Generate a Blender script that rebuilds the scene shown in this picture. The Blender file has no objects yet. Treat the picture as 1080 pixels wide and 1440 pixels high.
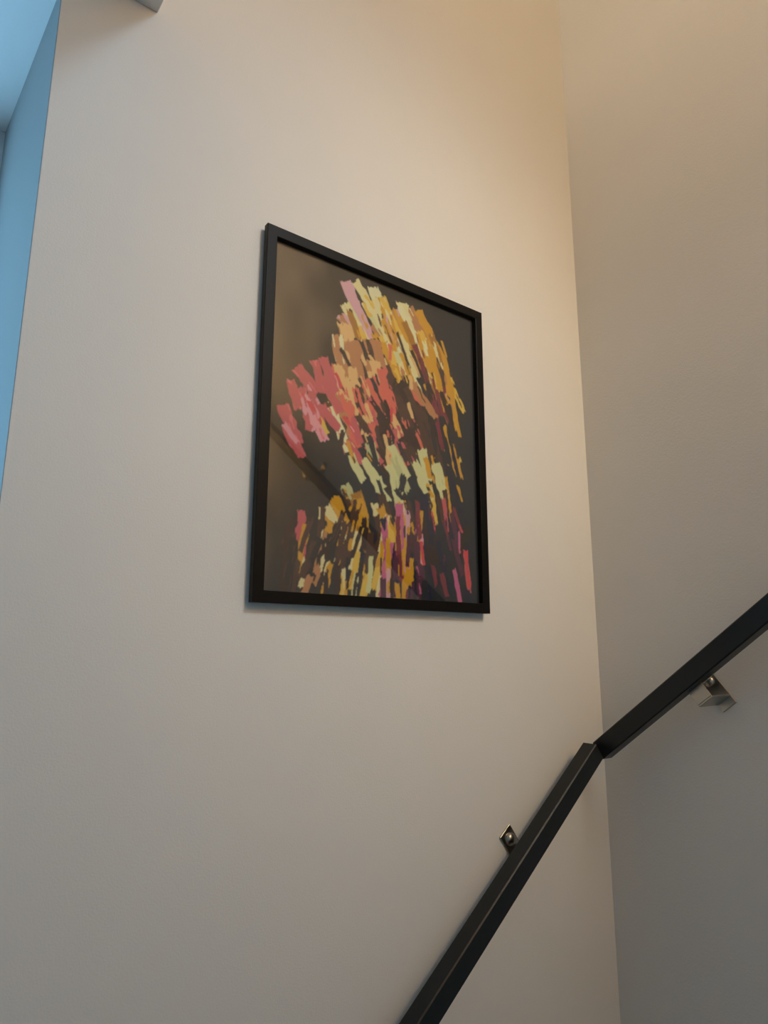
import bpy, bmesh, math, random
import numpy as np
from mathutils import Vector, Matrix

S = bpy.context.scene
C = S.collection
PI = math.pi

# ------------------------------------------------------------------ camera
cam_d = bpy.data.cameras.new('camera')
cam_d.sensor_fit = 'VERTICAL'
cam_d.sensor_height = 36.0
cam_d.lens = 939.42 / 1440.0 * 36.0
cam_d.clip_start = 0.02
cam = bpy.data.objects.new('camera', cam_d)
C.objects.link(cam)
YAW, PITCH, ROLL = 0.649471, 0.203851, 0.002911
fw = Vector((math.sin(YAW) * math.cos(PITCH), math.cos(YAW) * math.cos(PITCH), math.sin(PITCH)))
rt = Vector((math.cos(YAW), -math.sin(YAW), 0))
up = rt.cross(fw)
r2 = rt * math.cos(ROLL) + up * math.sin(ROLL)
u2 = -rt * math.sin(ROLL) + up * math.cos(ROLL)
m = Matrix((r2, u2, -fw)).transposed().to_4x4()
m.translation = Vector((-0.37671, -0.78384, -0.05838))
cam.matrix_world = m
S.camera = cam

# ------------------------------------------------------------------ sky, lamp, added fills, exposure
W = bpy.data.worlds.new('dusk_sky')
S.world = W
W.use_nodes = True
bg = W.node_tree.nodes['Background']
bg.inputs['Color'].default_value = (0.305, 0.675, 1.0, 1)
bg.inputs['Strength'].default_value = 3.07


def lamp(name, kind, loc, color, watts, size=0.2, size_y=None, look=None, portal=False, cone=None):
    d = bpy.data.lights.new(name, kind)
    d.color = color
    d.energy = watts
    if kind == 'AREA':
        d.shape = 'RECTANGLE'
        d.size = size
        d.size_y = size_y or size
        d.cycles.is_portal = portal
    else:
        d.shadow_soft_size = size
        if cone:
            d.spot_size = math.radians(cone)
            d.spot_blend = 1.0
    o = bpy.data.objects.new(name, d)
    o.location = loc
    if look is not None:
        o.rotation_euler = (Vector(look) - Vector(loc)).to_track_quat('-Z', 'Y').to_euler()
    C.objects.link(o)
    return o


lamp('upper_left_fill', 'AREA', (-2.2, -1.2, 2.1), (1.0, 0.809, 0.594), 24.24, 1.2, 1.1, look=(0, -1.2, 2.1))  # added warm fill above the slab, balances the wall tones
lamp('stairwell_lamp', 'POINT', (0.3, -1.65, 0.9), (1.0, 0.532, 0.128), 13.24, 0.2)
lamp('warm_wall_fill', 'SPOT', (0.5, -2.2, 1.8), (1.0, 0.758, 0.46), 84.84, 0.22, look=(0.5, 0, 0.2), cone=36)  # added warm spot, unseen, lifts the middle of the picture wall
lamp('cool_wall_fill', 'SPOT', (0.6, -2.2, 1.8), (0.507, 0.764, 1.0), 87.6, 0.22, look=(-0.1, 0, 0.2), cone=45)  # added cool spot, unseen, turns the left of the picture wall bluer
lamp('window_portal', 'AREA', (-0.88, 0.40, 0.02), (1, 1, 1), 1.0, 1.2, 1.5, look=(-0.88, -1.0, 0.02), portal=True)

vs = S.view_settings
S.display_settings.display_device = 'sRGB'
vs.view_transform = 'Standard'
vs.look = 'None'
vs.exposure = 0.0
vs.gamma = 1.0
vs.use_curve_mapping = False


# ------------------------------------------------------------------ materials
def lin(r, g, b):
    def f(c):
        c /= 255.0
        return c / 12.92 if c <= 0.04045 else ((c + 0.055) / 1.055) ** 2.4
    return (f(r), f(g), f(b), 1.0)


def new_mat(name):
    mt = bpy.data.materials.new(name)
    mt.use_nodes = True
    return mt, mt.node_tree, mt.node_tree.nodes, mt.node_tree.nodes['Principled BSDF']


def simple(name, col, rough=0.5, metal=0.0, spec=0.5, bump=0.0, bscale=200.0, bdist=0.001, vary=0.0, stretch=(1, 1, 1), aniso=0.0):
    mt, nt, N, P = new_mat(name)
    P.inputs['Base Color'].default_value = col
    P.inputs['Roughness'].default_value = rough
    P.inputs['Metallic'].default_value = metal
    P.inputs['Specular IOR Level'].default_value = spec
    tc = N.new('ShaderNodeTexCoord')
    mp = N.new('ShaderNodeMapping')
    mp.inputs['Scale'].default_value = stretch
    nt.links.new(tc.outputs['Object'], mp.inputs['Vector'])
    nz = N.new('ShaderNodeTexNoise')
    nz.inputs['Scale'].default_value = bscale
    nz.inputs['Detail'].default_value = 4
    nt.links.new(mp.outputs['Vector'], nz.inputs['Vector'])
    if bump:
        b = N.new('ShaderNodeBump')
        b.inputs['Strength'].default_value = bump
        b.inputs['Distance'].default_value = bdist
        nt.links.new(nz.outputs['Fac'], b.inputs['Height'])
        nt.links.new(b.outputs['Normal'], P.inputs['Normal'])
    if vary:
        mx = N.new('ShaderNodeMix')
        mx.data_type = 'RGBA'
        mx.inputs['A'].default_value = tuple(c * (1 - vary) for c in col[:3]) + (1,)
        mx.inputs['B'].default_value = tuple(min(1, c * (1 + vary)) for c in col[:3]) + (1,)
        nt.links.new(nz.outputs['Fac'], mx.inputs['Factor'])
        nt.links.new(mx.outputs['Result'], P.inputs['Base Color'])
    return mt


def wall_material(name, col, bump, scale):
    """Roller-painted plaster: a fine stipple over slow unevenness, with faint scuffs."""
    mt, nt, N, P = new_mat(name)
    P.inputs['Roughness'].default_value = 0.75
    P.inputs['Specular IOR Level'].default_value = 0.25
    tc = N.new('ShaderNodeTexCoord')
    fine = N.new('ShaderNodeTexNoise')
    fine.inputs['Scale'].default_value = scale
    fine.inputs['Detail'].default_value = 3
    slow = N.new('ShaderNodeTexNoise')
    slow.inputs['Scale'].default_value = 7.0
    slow.inputs['Detail'].default_value = 2
    for n in (fine, slow):
        nt.links.new(tc.outputs['Object'], n.inputs['Vector'])
    mx = N.new('ShaderNodeMix')
    mx.data_type = 'RGBA'
    mx.inputs['A'].default_value = tuple(c * 0.975 for c in col[:3]) + (1,)
    mx.inputs['B'].default_value = tuple(min(1, c * 1.02) for c in col[:3]) + (1,)
    nt.links.new(slow.outputs['Fac'], mx.inputs['Factor'])
    nt.links.new(mx.outputs['Result'], P.inputs['Base Color'])
    b1 = N.new('ShaderNodeBump')
    b1.inputs['Strength'].default_value = bump
    b1.inputs['Distance'].default_value = 0.0012
    nt.links.new(fine.outputs['Fac'], b1.inputs['Height'])
    b2 = N.new('ShaderNodeBump')
    b2.inputs['Strength'].default_value = 0.10
    b2.inputs['Distance'].default_value = 0.01
    nt.links.new(slow.outputs['Fac'], b2.inputs['Height'])
    nt.links.new(b1.outputs['Normal'], b2.inputs['Normal'])
    nt.links.new(b2.outputs['Normal'], P.inputs['Normal'])
    return mt


def glass_material(name, strength=1.0, rough=0.0):
    """A clear pane: lets light straight through and reflects by angle."""
    mt = bpy.data.materials.new(name)
    mt.use_nodes = True
    nt = mt.node_tree
    N = nt.nodes
    N.remove(N['Principled BSDF'])
    out = N['Material Output']
    lw = N.new('ShaderNodeLayerWeight')
    lw.inputs['Blend'].default_value = 0.5
    pw = N.new('ShaderNodeMath')
    pw.operation = 'POWER'
    pw.inputs[1].default_value = 5.0
    ma = N.new('ShaderNodeMath')
    ma.operation = 'MULTIPLY_ADD'
    ma.inputs[1].default_value = 0.95
    ma.inputs[2].default_value = 0.043 * strength
    tr = N.new('ShaderNodeBsdfTransparent')
    gl = N.new('ShaderNodeBsdfGlossy')
    gl.inputs['Roughness'].default_value = rough
    mx = N.new('ShaderNodeMixShader')
    nt.links.new(lw.outputs['Facing'], pw.inputs[0])
    nt.links.new(pw.outputs[0], ma.inputs[0])
    nt.links.new(ma.outputs[0], mx.inputs['Fac'])
    nt.links.new(tr.outputs[0], mx.inputs[1])
    nt.links.new(gl.outputs[0], mx.inputs[2])
    nt.links.new(mx.outputs[0], out.inputs['Surface'])
    return mt


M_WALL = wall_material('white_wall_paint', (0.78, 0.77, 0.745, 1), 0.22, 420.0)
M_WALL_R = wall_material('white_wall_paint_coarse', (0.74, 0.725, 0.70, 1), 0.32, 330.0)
M_CEIL = wall_material('white_ceiling_paint', (0.80, 0.80, 0.79, 1), 0.15, 420.0)
M_REVEAL = wall_material('shaded_reveal_paint', (0.37, 0.38, 0.38, 1), 0.2, 420.0)  # shade put into the colour: jambs darkened against the stronger sky
M_HEAD = simple('brightened_head_lining', (0.90, 0.90, 0.89, 1), 0.5)  # colour lightened to stand in for extra light on the soffit
M_FLOOR = simple('oak_floor', (0.16, 0.10, 0.06, 1), 0.45, bscale=6, vary=0.3, stretch=(1, 8, 1))
M_RAIL = simple('anthracite_paint', lin(21, 26, 29), 0.36, 0.0, 0.35, bump=0.12, bscale=900, bdist=0.0004)
M_STEEL = simple('brushed_steel', (0.42, 0.395, 0.35, 1), 0.28, 1.0, bump=0.10, bscale=120, bdist=0.0005, stretch=(1, 12, 12))
M_FRAME = simple('black_frame_lacquer', lin(14, 11, 9), 0.42, 0.0, 0.16, bump=0.06, bscale=160, bdist=0.0005, stretch=(1, 1, 1))
M_BOARD = simple('backing_board', (0.20, 0.14, 0.09, 1), 0.8, bscale=90, vary=0.15)
M_UPVC = simple('white_window_plastic', (0.78, 0.79, 0.80, 1), 0.35)
M_GLASS = glass_material('picture_glass', 1.4, 0.03)
M_PANE = glass_material('window_glass', 0.9)


# ------------------------------------------------------------------ mesh helpers
def link_mesh(name, bm, mat, parent=None, smooth=False):
    me = bpy.data.meshes.new(name)
    bmesh.ops.recalc_face_normals(bm, faces=bm.faces)
    bm.to_mesh(me)
    bm.free()
    me.materials.append(mat)
    if smooth:
        for p in me.polygons:
            p.use_smooth = True
    o = bpy.data.objects.new(name, me)
    if parent is not None:
        o.parent = parent
    C.objects.link(o)
    return o


def box_bm(x0, x1, y0, y1, z0, z1, bev=0.0, seg=2):
    bm = bmesh.new()
    bmesh.ops.create_cube(bm, size=1.0)
    for v in bm.verts:
        v.co = Vector(((x0 + x1) / 2 + v.co.x * (x1 - x0), (y0 + y1) / 2 + v.co.y * (y1 - y0), (z0 + z1) / 2 + v.co.z * (z1 - z0)))
    if bev:
        bmesh.ops.bevel(bm, geom=list(bm.edges), offset=bev, segments=seg, profile=0.5, affect='EDGES')
    return bm


def prism_bm(poly, z0, z1):
    """A vertical prism over a plan polygon."""
    bm = bmesh.new()
    lo = [bm.verts.new((x, y, z0)) for x, y in poly]
    hi = [bm.verts.new((x, y, z1)) for x, y in poly]
    bm.faces.new(lo)
    bm.faces.new(hi)
    n = len(poly)
    for i in range(n):
        bm.faces.new((lo[i], lo[(i + 1) % n], hi[(i + 1) % n], hi[i]))
    return bm


def structure(name, bm, mat, parent=None, bevel=0.0):
    o = link_mesh(name, bm, mat, parent)
    if parent is None:
        o['kind'] = 'structure'
    return o


def merge(dst, src):
    me = bpy.data.meshes.new('tmp')
    src.to_mesh(me)
    src.free()
    dst.from_mesh(me)
    bpy.data.meshes.remove(me)


def thing(name, label, cat, loc=(0, 0, 0)):
    o = bpy.data.objects.new(name, None)
    o.empty_display_size = 0.05
    o.location = loc
    o['label'] = label
    o['category'] = cat
    C.objects.link(o)
    return o


# ------------------------------------------------------------------ the stairwell
XE, XC = -0.2838, 0.7285           # end of the picture wall at the window, and the inner corner
ZF, ZT = -1.65, 3.0                # floor of the lower landing, top of the stairwell
ZS, ZH = 0.7856, 0.7545            # underside of the upper floor, head of the window
T = 0.33                           # wall thickness at the window
XL, YB = -2.3, -4.6                # far walls
YP, ZP, ZU = -1.75, 1.29, 1.29     # unseen block added to shade the lower walls, its top, and the upper floor
SP = T * math.tan(math.radians(3.0))
WX0 = -1.50                        # far jamb of the window
ZSILL = -0.75

bm = prism_bm([(XE, 0), (XC + 0.15, 0), (XC + 0.15, T), (XE - SP, T)], ZF, ZT)
merge(bm, prism_bm([(XL - 0.15, 0), (WX0, 0), (WX0 + SP, T), (XL - 0.15, T)], ZF, ZT))
merge(bm, prism_bm([(WX0, 0), (XE, 0), (XE - SP, T), (WX0 + SP, T)], ZH, ZT))
merge(bm, prism_bm([(WX0, 0), (XE, 0), (XE - SP, T), (WX0 + SP, T)], ZF, ZSILL))
structure('wall_back', bm, M_WALL)
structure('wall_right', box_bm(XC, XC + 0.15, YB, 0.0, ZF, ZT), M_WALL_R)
structure('wall_left', box_bm(XL - 0.15, XL, YB, 0.0, ZF, ZT), M_WALL)
structure('wall_front', box_bm(XL - 0.15, XC + 0.15, YB - 0.15, YB, ZF, ZT), M_WALL)
structure('shade_block', box_bm(XL, XC, YB, YP, ZF, ZP), M_WALL)  # added out of view to block lamp light from the lower walls
structure('floor', box_bm(XL - 0.15, XC + 0.15, YB - 0.15, T, ZF - 0.15, ZF), M_FLOOR)
structure('ceiling', box_bm(XL - 0.15, XC + 0.15, YB - 0.15, T, ZT, ZT + 0.15), M_CEIL)
structure('trim_1', box_bm(XL, -0.1688, YP, 0.0, ZS, ZU, 0.0015), M_CEIL)

# window reveal lining: jambs coloured darker and head lighter to imitate their light
def jamb(xa, xb, thick):
    return prism_bm([(xa, 0.0012), (xb, T - 0.008), (xb + thick, T - 0.008), (xa + thick, 0.0012)], ZSILL, ZH)


LT = 0.0008
sb = (T - 0.008) * math.tan(math.radians(3.0))
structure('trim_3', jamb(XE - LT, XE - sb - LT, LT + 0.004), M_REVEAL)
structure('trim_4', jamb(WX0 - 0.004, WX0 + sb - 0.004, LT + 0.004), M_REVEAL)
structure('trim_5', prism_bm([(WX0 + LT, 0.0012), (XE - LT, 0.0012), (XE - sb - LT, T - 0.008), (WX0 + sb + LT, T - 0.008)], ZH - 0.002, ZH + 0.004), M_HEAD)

# window set at the back of its reveal
wx0, wx1, wz0, wz1 = WX0 + SP, XE - SP, ZSILL, ZH
y0, y1 = T - 0.008, T + 0.055
win = bpy.data.objects.new('window_1', None)
win.empty_display_size = 0.1
win.location = ((wx0 + wx1) / 2, T, wz0)
win['kind'] = 'structure'
C.objects.link(win)


def wpart(name, bm, mat):
    bmesh.ops.translate(bm, verts=bm.verts, vec=-Vector(win.location))
    return link_mesh(name, bm, mat, win)


FW = 0.05
bm = box_bm(wx0 - 0.004, wx0 + FW, y0, y1, wz0, wz1, 0.003)
merge(bm, box_bm(wx1 - FW, wx1 + 0.004, y0, y1, wz0, wz1, 0.003))
merge(bm, box_bm(wx0 + FW, wx1 - FW, y0, y1, wz0, wz0 + FW, 0.003))
merge(bm, box_bm(wx0 + FW, wx1 - FW, y0, y1, wz1 - FW, wz1, 0.003))
wpart('window_frame', bm, M_UPVC)
wpart('pane', box_bm(wx0 + FW - 0.004, wx1 - FW + 0.004, T + 0.020, T + 0.026, wz0 + FW - 0.004, wz1 - FW + 0.004), M_PANE)

# ------------------------------------------------------------------ framed picture
PW, PH = 0.424, 0.5316
pic = thing('framed_picture', 'black framed picture of cream, ochre and pink paint strokes on dark ground', 'picture')
YF, YK = -0.0160, -0.0060      # face and back of the moulding
BW = 0.0158                    # width of its face


def frame_bar(p0, p1, i0, i1):
    """One mitred side of the moulding; p outer and i inner corners (x, z)."""
    bm = bmesh.new()
    vs_ = []
    for y in (YF, YK):
        vs_.append([bm.verts.new((q[0], y, q[1])) for q in (p0, p1, i1, i0)])
    f, b = vs_
    bm.faces.new(f)
    bm.faces.new(b)
    for i in range(4):
        bm.faces.new((f[i], f[(i + 1) % 4], b[(i + 1) % 4], b[i]))
    ed = [e for e in bm.edges if (e.verts[0] in f and e.verts[1] in f) and {f.index(e.verts[0]), f.index(e.verts[1])} in ({0, 1}, {2, 3})]
    bmesh.ops.bevel(bm, geom=ed, offset=0.0008, segments=2, profile=0.5, affect='EDGES')
    return link_mesh('frame_bar', bm, M_FRAME, pic)


O = [(0, 0), (PW, 0), (PW, PH), (0, PH)]
I = [(BW, BW), (PW - BW, BW), (PW - BW, PH - BW), (BW, PH - BW)]
for k in range(4):
    frame_bar(O[k], O[(k + 1) % 4], I[k], I[(k + 1) % 4])
link_mesh('glass_pane', box_bm(BW + 0.0002, PW - BW - 0.0002, -0.0096, -0.0084, BW + 0.0002, PH - BW - 0.0002), M_GLASS, pic)
link_mesh('backing_board', box_bm(BW - 0.004, PW - BW + 0.004, -0.0059, -0.0030, BW - 0.004, PH - BW + 0.004), M_BOARD, pic)
bm = box_bm(PW / 2 - 0.03, PW / 2 + 0.03, -0.0035, 0.0, PH - 0.030, PH - 0.018, 0.0005)
link_mesh('hanger', bm, M_STEEL, pic)

# the print: a loose composition of brush strokes, painted stroke by stroke onto a fine grid
GX, GY = 350, 450
x_lo, x_hi, z_lo, z_hi = BW, PW - BW, BW, PH - BW
Wmm, Hmm = (x_hi - x_lo) * 1000, (z_hi - z_lo) * 1000
gx, gy = np.meshgrid((np.arange(GX) + 0.5) / GX * Wmm, (np.arange(GY) + 0.5) / GY * Hmm)   # y counts down from the top
rng = np.random.default_rng(7)


def vnoise(x, y, seed):
    """Smooth value noise."""
    r = np.random.default_rng(seed)
    tab = r.random((64, 64))
    xi, yi = np.floor(x).astype(int), np.floor(y).astype(int)
    fx, fy = x - xi, y - yi
    fx, fy = fx * fx * (3 - 2 * fx), fy * fy * (3 - 2 * fy)
    g = lambda a, b: tab[(yi + b) % 64, (xi + a) % 64]
    return (g(0, 0) * (1 - fx) + g(1, 0) * fx) * (1 - fy) + (g(0, 1) * (1 - fx) + g(1, 1) * fx) * fy


PAL = {k: np.array(lin(*v)[:3]) for k, v in {
    'ground': (48, 44, 38), 'ground2': (122, 107, 88), 'navy': (42, 46, 52), 'navy2': (36, 38, 62),
    'cream': (206, 192, 142), 'cream2': (222, 206, 160), 'ochre': (186, 140, 36), 'ochre2': (150, 106, 34), 'gold': (208, 168, 70),
    'lilac': (190, 150, 160), 'rose': (196, 104, 110), 'rose2': (176, 84, 90), 'pink': (212, 140, 150), 'red': (186, 66, 70), 'wine': (112, 46, 56),
    'peach': (208, 166, 112), 'tan': (166, 118, 78), 'salmon': (192, 98, 82), 'brown': (82, 58, 46), 'umber': (58, 42, 36),
    'sage': (186, 188, 138), 'sage2': (168, 172, 124), 'magenta': (176, 92, 128), 'plum': (78, 44, 62)}.items()}

for k in PAL:                     # printed inks are lighter than they look in this dim stairwell
    if k not in ('ground', 'ground2', 'navy', 'navy2', 'umber', 'brown'):
        PAL[k] = np.minimum(PAL[k] * 1.3, 0.74)
img = np.empty((GY, GX, 3))
k = np.clip((gx / Wmm - 0.25) * 1.6 + (gy / Hmm - 0.35) * 1.1 + (vnoise(gx / 60, gy / 60, 3) - 0.5) * 0.7, 0, 1)[..., None]
img[:] = PAL['ground'] * (1 - k) + PAL['navy'] * k
k = np.clip(0.8 - gx / Wmm * 2.6 - gy / Hmm * 0.75 + (vnoise(gx / 34, gy / 50, 4) - 0.5) * 0.5, 0, 1)[..., None]
img[:] = img * (1 - k) + PAL['ground2'] * k
n_st = 0


def stroke(pts, w0, w1, col, col2=None, mix=0.35, rag=0.35, dry=0.0):
    """Brush one stroke through pts (in hundredths of the print's width and height)."""
    global n_st
    n_st += 1
    P = np.array(pts, float) * [Wmm / 100, Hmm / 100]
    if len(P) == 2:
        P = np.array([P[0], (P[0] + P[1]) / 2 + rng.normal(0, 1.5, 2), P[1]])
    tt = np.linspace(0, 1, 40)[:, None]
    Q = (1 - tt) ** 2 * P[0] + 2 * tt * (1 - tt) * P[1] + tt ** 2 * P[2]
    w0, w1 = w0 * Wmm / 100, w1 * Wmm / 100
    pad = max(w0, w1) * 1.5 + 2
    a, b = Q.min(0) - pad, Q.max(0) + pad
    ix0, ix1 = max(0, int(a[0] / Wmm * GX)), min(GX, int(b[0] / Wmm * GX) + 2)
    iy0, iy1 = max(0, int(a[1] / Hmm * GY)), min(GY, int(b[1] / Hmm * GY) + 2)
    if ix1 <= ix0 or iy1 <= iy0:
        return
    X, Y = gx[iy0:iy1, ix0:ix1], gy[iy0:iy1, ix0:ix1]
    best = np.full(X.shape, 1e9)
    side = np.zeros(X.shape)
    tv = np.zeros(X.shape)
    for i in range(len(Q) - 1):
        d = Q[i + 1] - Q[i]
        L2 = d @ d + 1e-9
        s = np.clip(((X - Q[i, 0]) * d[0] + (Y - Q[i, 1]) * d[1]) / L2, 0, 1)
        ex, ey = X - Q[i, 0] - s * d[0], Y - Q[i, 1] - s * d[1]
        dd = ex * ex + ey * ey
        hit = dd < best
        best[hit] = dd[hit]
        side[hit] = ((d[0] * ey - d[1] * ex) / math.sqrt(L2))[hit]
        tv[hit] = ((i + s) / (len(Q) - 1))[hit]
    dist = np.sqrt(best)
    L = np.linalg.norm(Q[-1] - Q[0]) + 1e-6
    wid = w0 + (w1 - w0) * tv
    edge = wid * (1 - rag * vnoise(tv * L / 9 + 9, np.sign(side) * 3 + n_st, 11 + n_st))
    d0, d1 = (Q[1] - Q[0]) / np.linalg.norm(Q[1] - Q[0]), (Q[-1] - Q[-2]) / np.linalg.norm(Q[-1] - Q[-2])
    over0 = -((X - Q[0, 0]) * d0[0] + (Y - Q[0, 1]) * d0[1])
    over1 = (X - Q[-1, 0]) * d1[0] + (Y - Q[-1, 1]) * d1[1]
    jag = 4.5 * vnoise(side / 2.2 + 30, side * 0 + 5, 130 + n_st)
    on = (np.abs(side) < edge) & (dist < edge + 5) & (over0 < jag - 1) & (over1 < jag - 1)
    if dry:
        on &= (vnoise(side / 1.6 + 20, tv * L / 30, 40 + n_st) > dry * np.clip(tv * 1.6 - 0.2, 0, 1))
    c = PAL[col][None, None, :].repeat(X.shape[0], 0).repeat(X.shape[1], 1)
    if col2:
        sel = (vnoise(side / 4.0 + 30, tv * L / 34, 70 + n_st) * 0.7 + vnoise(X / 9, Y / 9, 90 + n_st) * 0.3) < mix
        c = np.where(sel[..., None], PAL[col2], c)
    sub = img[iy0:iy1, ix0:ix1]
    sub[on] = c[on]


def slabs(n, box, angle, spread, length, width, cols, lean=0.0):
    """Lay n short palette-knife slabs inside a box (hundredths of the print), largest first."""
    names, wts = zip(*cols)
    wts = np.array(wts, float) / sum(wts)
    ws = np.sort(rng.uniform(width[0], width[1], n))[::-1]
    for i in range(n):
        # spread the centres evenly with a jittered low-discrepancy walk
        cx = box[0] + (box[1] - box[0]) * ((0.5 + i * 0.7548777 + rng.normal(0, 0.03)) % 1)
        cy = box[2] + (box[3] - box[2]) * ((0.5 + i * 0.5698403 + rng.normal(0, 0.03)) % 1)
        cy += lean * (cx - (box[0] + box[1]) / 2)
        a = math.radians(rng.normal(angle, spread))
        ln = rng.uniform(*length) * (0.6 + 0.4 * ws[i] / width[1]) / 2
        dx, dy = ln * math.cos(a), ln * math.sin(a) * Wmm / Hmm
        c = names[rng.choice(len(names), p=wts)]
        c2 = names[rng.choice(len(names), p=wts)]
        stroke([(cx - dx, cy - dy), (cx + dx, cy + dy)], ws[i], ws[i] * rng.uniform(.7, 1.1), c, c2 if c2 != c else None, 0.3)


# dark ground slabs at the right and foot
slabs(26, (40, 98, 56, 98), 70, 25, (16, 30), (3, 6), [('navy', 3), ('navy2', 2), ('umber', 1), ('ground', 1)])
# cream, gold and ochre swept across the upper half in long leaning slabs
slabs(30, (36, 84, 10, 30), 62, 8, (18, 30), (2.2, 4.2), [('cream', 5), ('cream2', 2), ('gold', 1.5), ('ochre', 3), ('lilac', 1.4), ('tan', 1.5), ('sage', 1)])
slabs(34, (34, 90, 12, 42), 66, 9, (12, 24), (.8, 2.2), [('ochre', 4), ('gold', 1.5), ('brown', 3.5), ('ochre2', 3), ('wine', 1.5), ('cream', 1.5), ('umber', 2.5)])
# upright bars down the right
slabs(24, (74, 92, 22, 74), 76, 6, (16, 28), (.9, 2.4), [('ochre', 3), ('gold', 1.5), ('wine', 2), ('brown', 3), ('umber', 3), ('tan', 1.5), ('navy', 3)])
# peach and tan, then salmon and brown, through the middle and on down to the foot
slabs(24, (28, 52, 24, 52), 68, 10, (12, 22), (2.4, 4.0), [('peach', 5), ('tan', 3), ('salmon', 1), ('brown', 1.5), ('cream2', .7)])
slabs(26, (48, 76, 34, 60), 60, 12, (12, 20), (2.2, 4.0), [('brown', 4), ('umber', 3.5), ('salmon', 2.2), ('tan', 1.5), ('navy', 1.5)])
slabs(18, (36, 70, 38, 60), 66, 14, (9, 16), (1.6, 3.2), [('salmon', 3.5), ('rose2', 3), ('peach', 1), ('brown', 3), ('tan', 1.2), ('umber', 1.5)])
slabs(20, (30, 74, 22, 58), 64, 18, (5, 9), (.5, 1.4), [('brown', 3), ('umber', 3), ('peach', 2), ('salmon', 1.5), ('red', .7)])
# rose and pink slabs stepping up from the left edge
slabs(12, (9, 30, 36, 56), 58, 9, (10, 17), (2.0, 3.4), [('rose', 4), ('rose2', 4), ('pink', 1.5)], lean=-0.5)
slabs(10, (8, 34, 36, 58), 58, 14, (5, 9), (.6, 1.4), [('red', 2), ('pink', 2.5), ('gold', 1), ('rose2', 2)], lean=-0.5)
# loose sage slabs
slabs(13, (34, 80, 57, 70), 60, 10, (11, 18), (2.0, 3.6), [('sage', 6), ('sage2', 2)], lean=-0.15)
slabs(12, (32, 84, 54, 74), 62, 14, (6, 12), (.8, 2.0), [('brown', 2), ('navy', 3), ('ochre', 1.5), ('navy2', 1.5)])
# ochre below them
slabs(18, (28, 70, 73, 84), 64, 12, (9, 16), (1.8, 3.4), [('ochre', 6), ('gold', 1.5), ('ochre2', 3), ('cream', 1), ('brown', 1)])
# leaning bars all along the foot
slabs(22, (8, 36, 80, 102), 104, 7, (10, 20), (1.0, 2.4), [('brown', 3), ('umber', 3), ('ochre', 2), ('cream', 1), ('tan', 2), ('rose2', 1), ('ground', 2)])
slabs(20, (30, 54, 80, 102), 98, 6, (12, 22), (1.0, 2.4), [('ochre', 4), ('cream', 2), ('umber', 4), ('brown', 3), ('gold', 1), ('sage', 1)])
slabs(22, (50, 72, 76, 102), 88, 6, (12, 22), (1.0, 2.4), [('pink', 1.6), ('magenta', 3), ('ochre', 2), ('wine', 1.5), ('navy2', 2.5), ('plum', 2), ('lilac', .8)])
slabs(20, (66, 94, 70, 102), 80, 7, (8, 18), (.7, 1.8), [('magenta', 2), ('plum', 3), ('rose2', 1.4), ('navy2', 3), ('wine', 2), ('red', .8)])

me = bpy.data.meshes.new('print')
vx, vz = np.meshgrid(np.linspace(x_lo + 0.0003, x_hi - 0.0003, GX + 1), np.linspace(z_hi - 0.0003, z_lo + 0.0003, GY + 1))
co = np.stack([vx, np.full_like(vx, -0.0070), vz], -1).reshape(-1, 3)
nv, nf = co.shape[0], GX * GY
idx = np.arange(nv).reshape(GY + 1, GX + 1)
quads = np.stack([idx[1:, :-1], idx[1:, 1:], idx[:-1, 1:], idx[:-1, :-1]], -1).reshape(-1)
me.vertices.add(nv)
me.vertices.foreach_set('co', co.ravel())
me.loops.add(nf * 4)
me.loops.foreach_set('vertex_index', quads)
me.polygons.add(nf)
me.polygons.foreach_set('loop_start', np.arange(nf) * 4)
me.polygons.foreach_set('loop_total', np.full(nf, 4))
me.update()
# colour at each vertex: the mean of the four cells around it
pad = np.pad(img, ((1, 1), (1, 1), (0, 0)), mode='edge')
vc = (pad[:-1, :-1] + pad[1:, :-1] + pad[:-1, 1:] + pad[1:, 1:]) / 4
at = me.color_attributes.new('paint', 'FLOAT_COLOR', 'POINT')
at.data.foreach_set('color', np.concatenate([vc, np.ones((GY + 1, GX + 1, 1))], -1).astype(np.float32).ravel())
mt, nt, N, P = new_mat('printed_paint')
ca = N.new('ShaderNodeVertexColor')
ca.layer_name = 'paint'
nt.links.new(ca.outputs['Color'], P.inputs['Base Color'])
P.inputs['Roughness'].default_value = 0.7
P.inputs['Specular IOR Level'].default_value = 0.2
me.materials.append(mt)
pr = bpy.data.objects.new('print', me)
pr.parent = pic
C.objects.link(pr)

# ------------------------------------------------------------------ handrails
RH, RW = 0.0315, 0.0275


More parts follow.
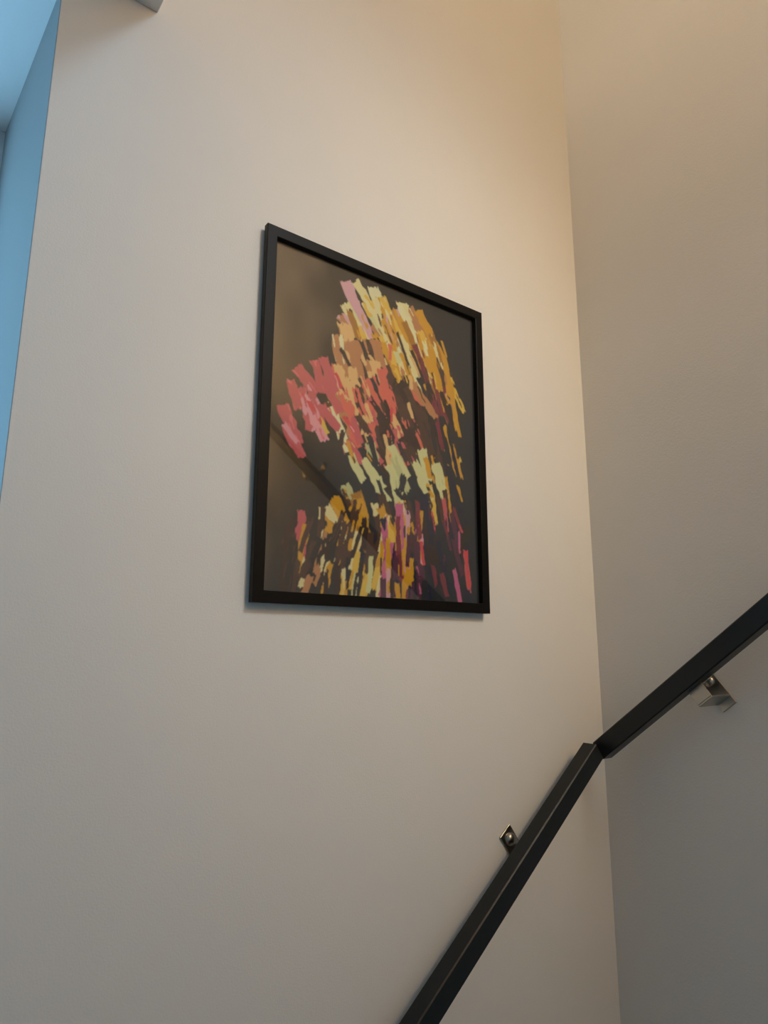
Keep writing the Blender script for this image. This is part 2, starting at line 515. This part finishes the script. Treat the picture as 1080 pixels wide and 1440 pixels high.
def add_bracket(parent, rot, s, out, gap, n_top, foot, screw_n):
    """A steel strap bracket in the rail's own frame: s along the rail, n out of the slope, d out from the wall."""
    w = 0.028
    th = 0.003

    def place(bm):
        bmesh.ops.transform(bm, matrix=rot, verts=bm.verts)
        return bm
    nb = -(RH + gap)                       # underside of the arm
    plate = link_mesh('wall_bracket', place(box_bm(s - w / 2, s + w / 2, 0.0, th, nb - foot, n_top, 0.0005, 1)), M_STEEL, parent)
    arm = box_bm(s - w / 2, s + w / 2, th, out, nb, nb + th, 0.0006, 1)
    link_mesh('bracket_arm', place(arm), M_STEEL, plate)
    tab = box_bm(s - w / 2, s + w / 2, out - th, out, nb + th, -RH, 0.0006, 1)
    link_mesh('bracket_tab', place(tab), M_STEEL, plate)
    lip = box_bm(s - w / 2, s + w / 2, out - 0.016, out - th, -RH - th, -RH, 0.0006, 1)
    link_mesh('bracket_saddle', place(lip), M_STEEL, plate)
    # domed screw
    bm = bmesh.new()
    bmesh.ops.create_uvsphere(bm, u_segments=20, v_segments=12, radius=0.0098)
    bmesh.ops.delete(bm, geom=[v for v in bm.verts if v.co.y < -0.0005], context='VERTS')
    for v in bm.verts:
        v.co = Vector((v.co.x + s, th + v.co.y * 0.8, v.co.z + screw_n))
    link_mesh('screw', place(bm), M_STEEL, plate, smooth=True)


def add_rail(name, label, origin, rot, d0, length, brackets, n_top, tab_out, gap, foot, screw_n):
    """A square-section bar. Local x runs down or up the slope from the corner end, y out from the wall, z square to the slope; z = 0 is the top face."""
    root = thing(name, label, 'handrail', origin)
    bm = box_bm(-0.0028, length, d0 - RW, d0, -RH, 0, 0.0017, 1)
    bmesh.ops.transform(bm, matrix=rot, verts=bm.verts)
    link_mesh('rail_bar', bm, M_RAIL, root)
    for s in brackets:
        add_bracket(root, rot, s, tab_out, gap, n_top, foot, screw_n)
    return root


TH = math.radians(37.25)
ct, st = math.cos(TH), math.sin(TH)
# rail on the picture wall: from its upper end at the corner it runs down to the left
rotL = Matrix(((-ct, 0, -st), (0, -1, 0), (-st, 0, ct))).to_4x4()
TL = 0.055
add_rail('handrail', 'dark grey square handrail sloping up the picture wall below the framed picture', (0.629, 0.0, -0.2145), rotL, TL, 1.25,
         [0.2105, 0.95], 0.0085, TL - 0.010, 0.008, 0.0, -0.0080)
# rail on the right wall: from the corner it climbs towards the viewer
rotR = Matrix(((0, -1, 0), (-ct, 0, st), (st, 0, ct))).to_4x4()
TR = 0.078
add_rail('handrail', 'dark grey square handrail climbing the side wall from the corner, its bracket shown below', (XC, -0.0335, -0.2143), rotR, TR, 2.0,
         [0.206, 1.22], 0.0085, 0.0605, 0.0265, 0.0125, -0.0215)
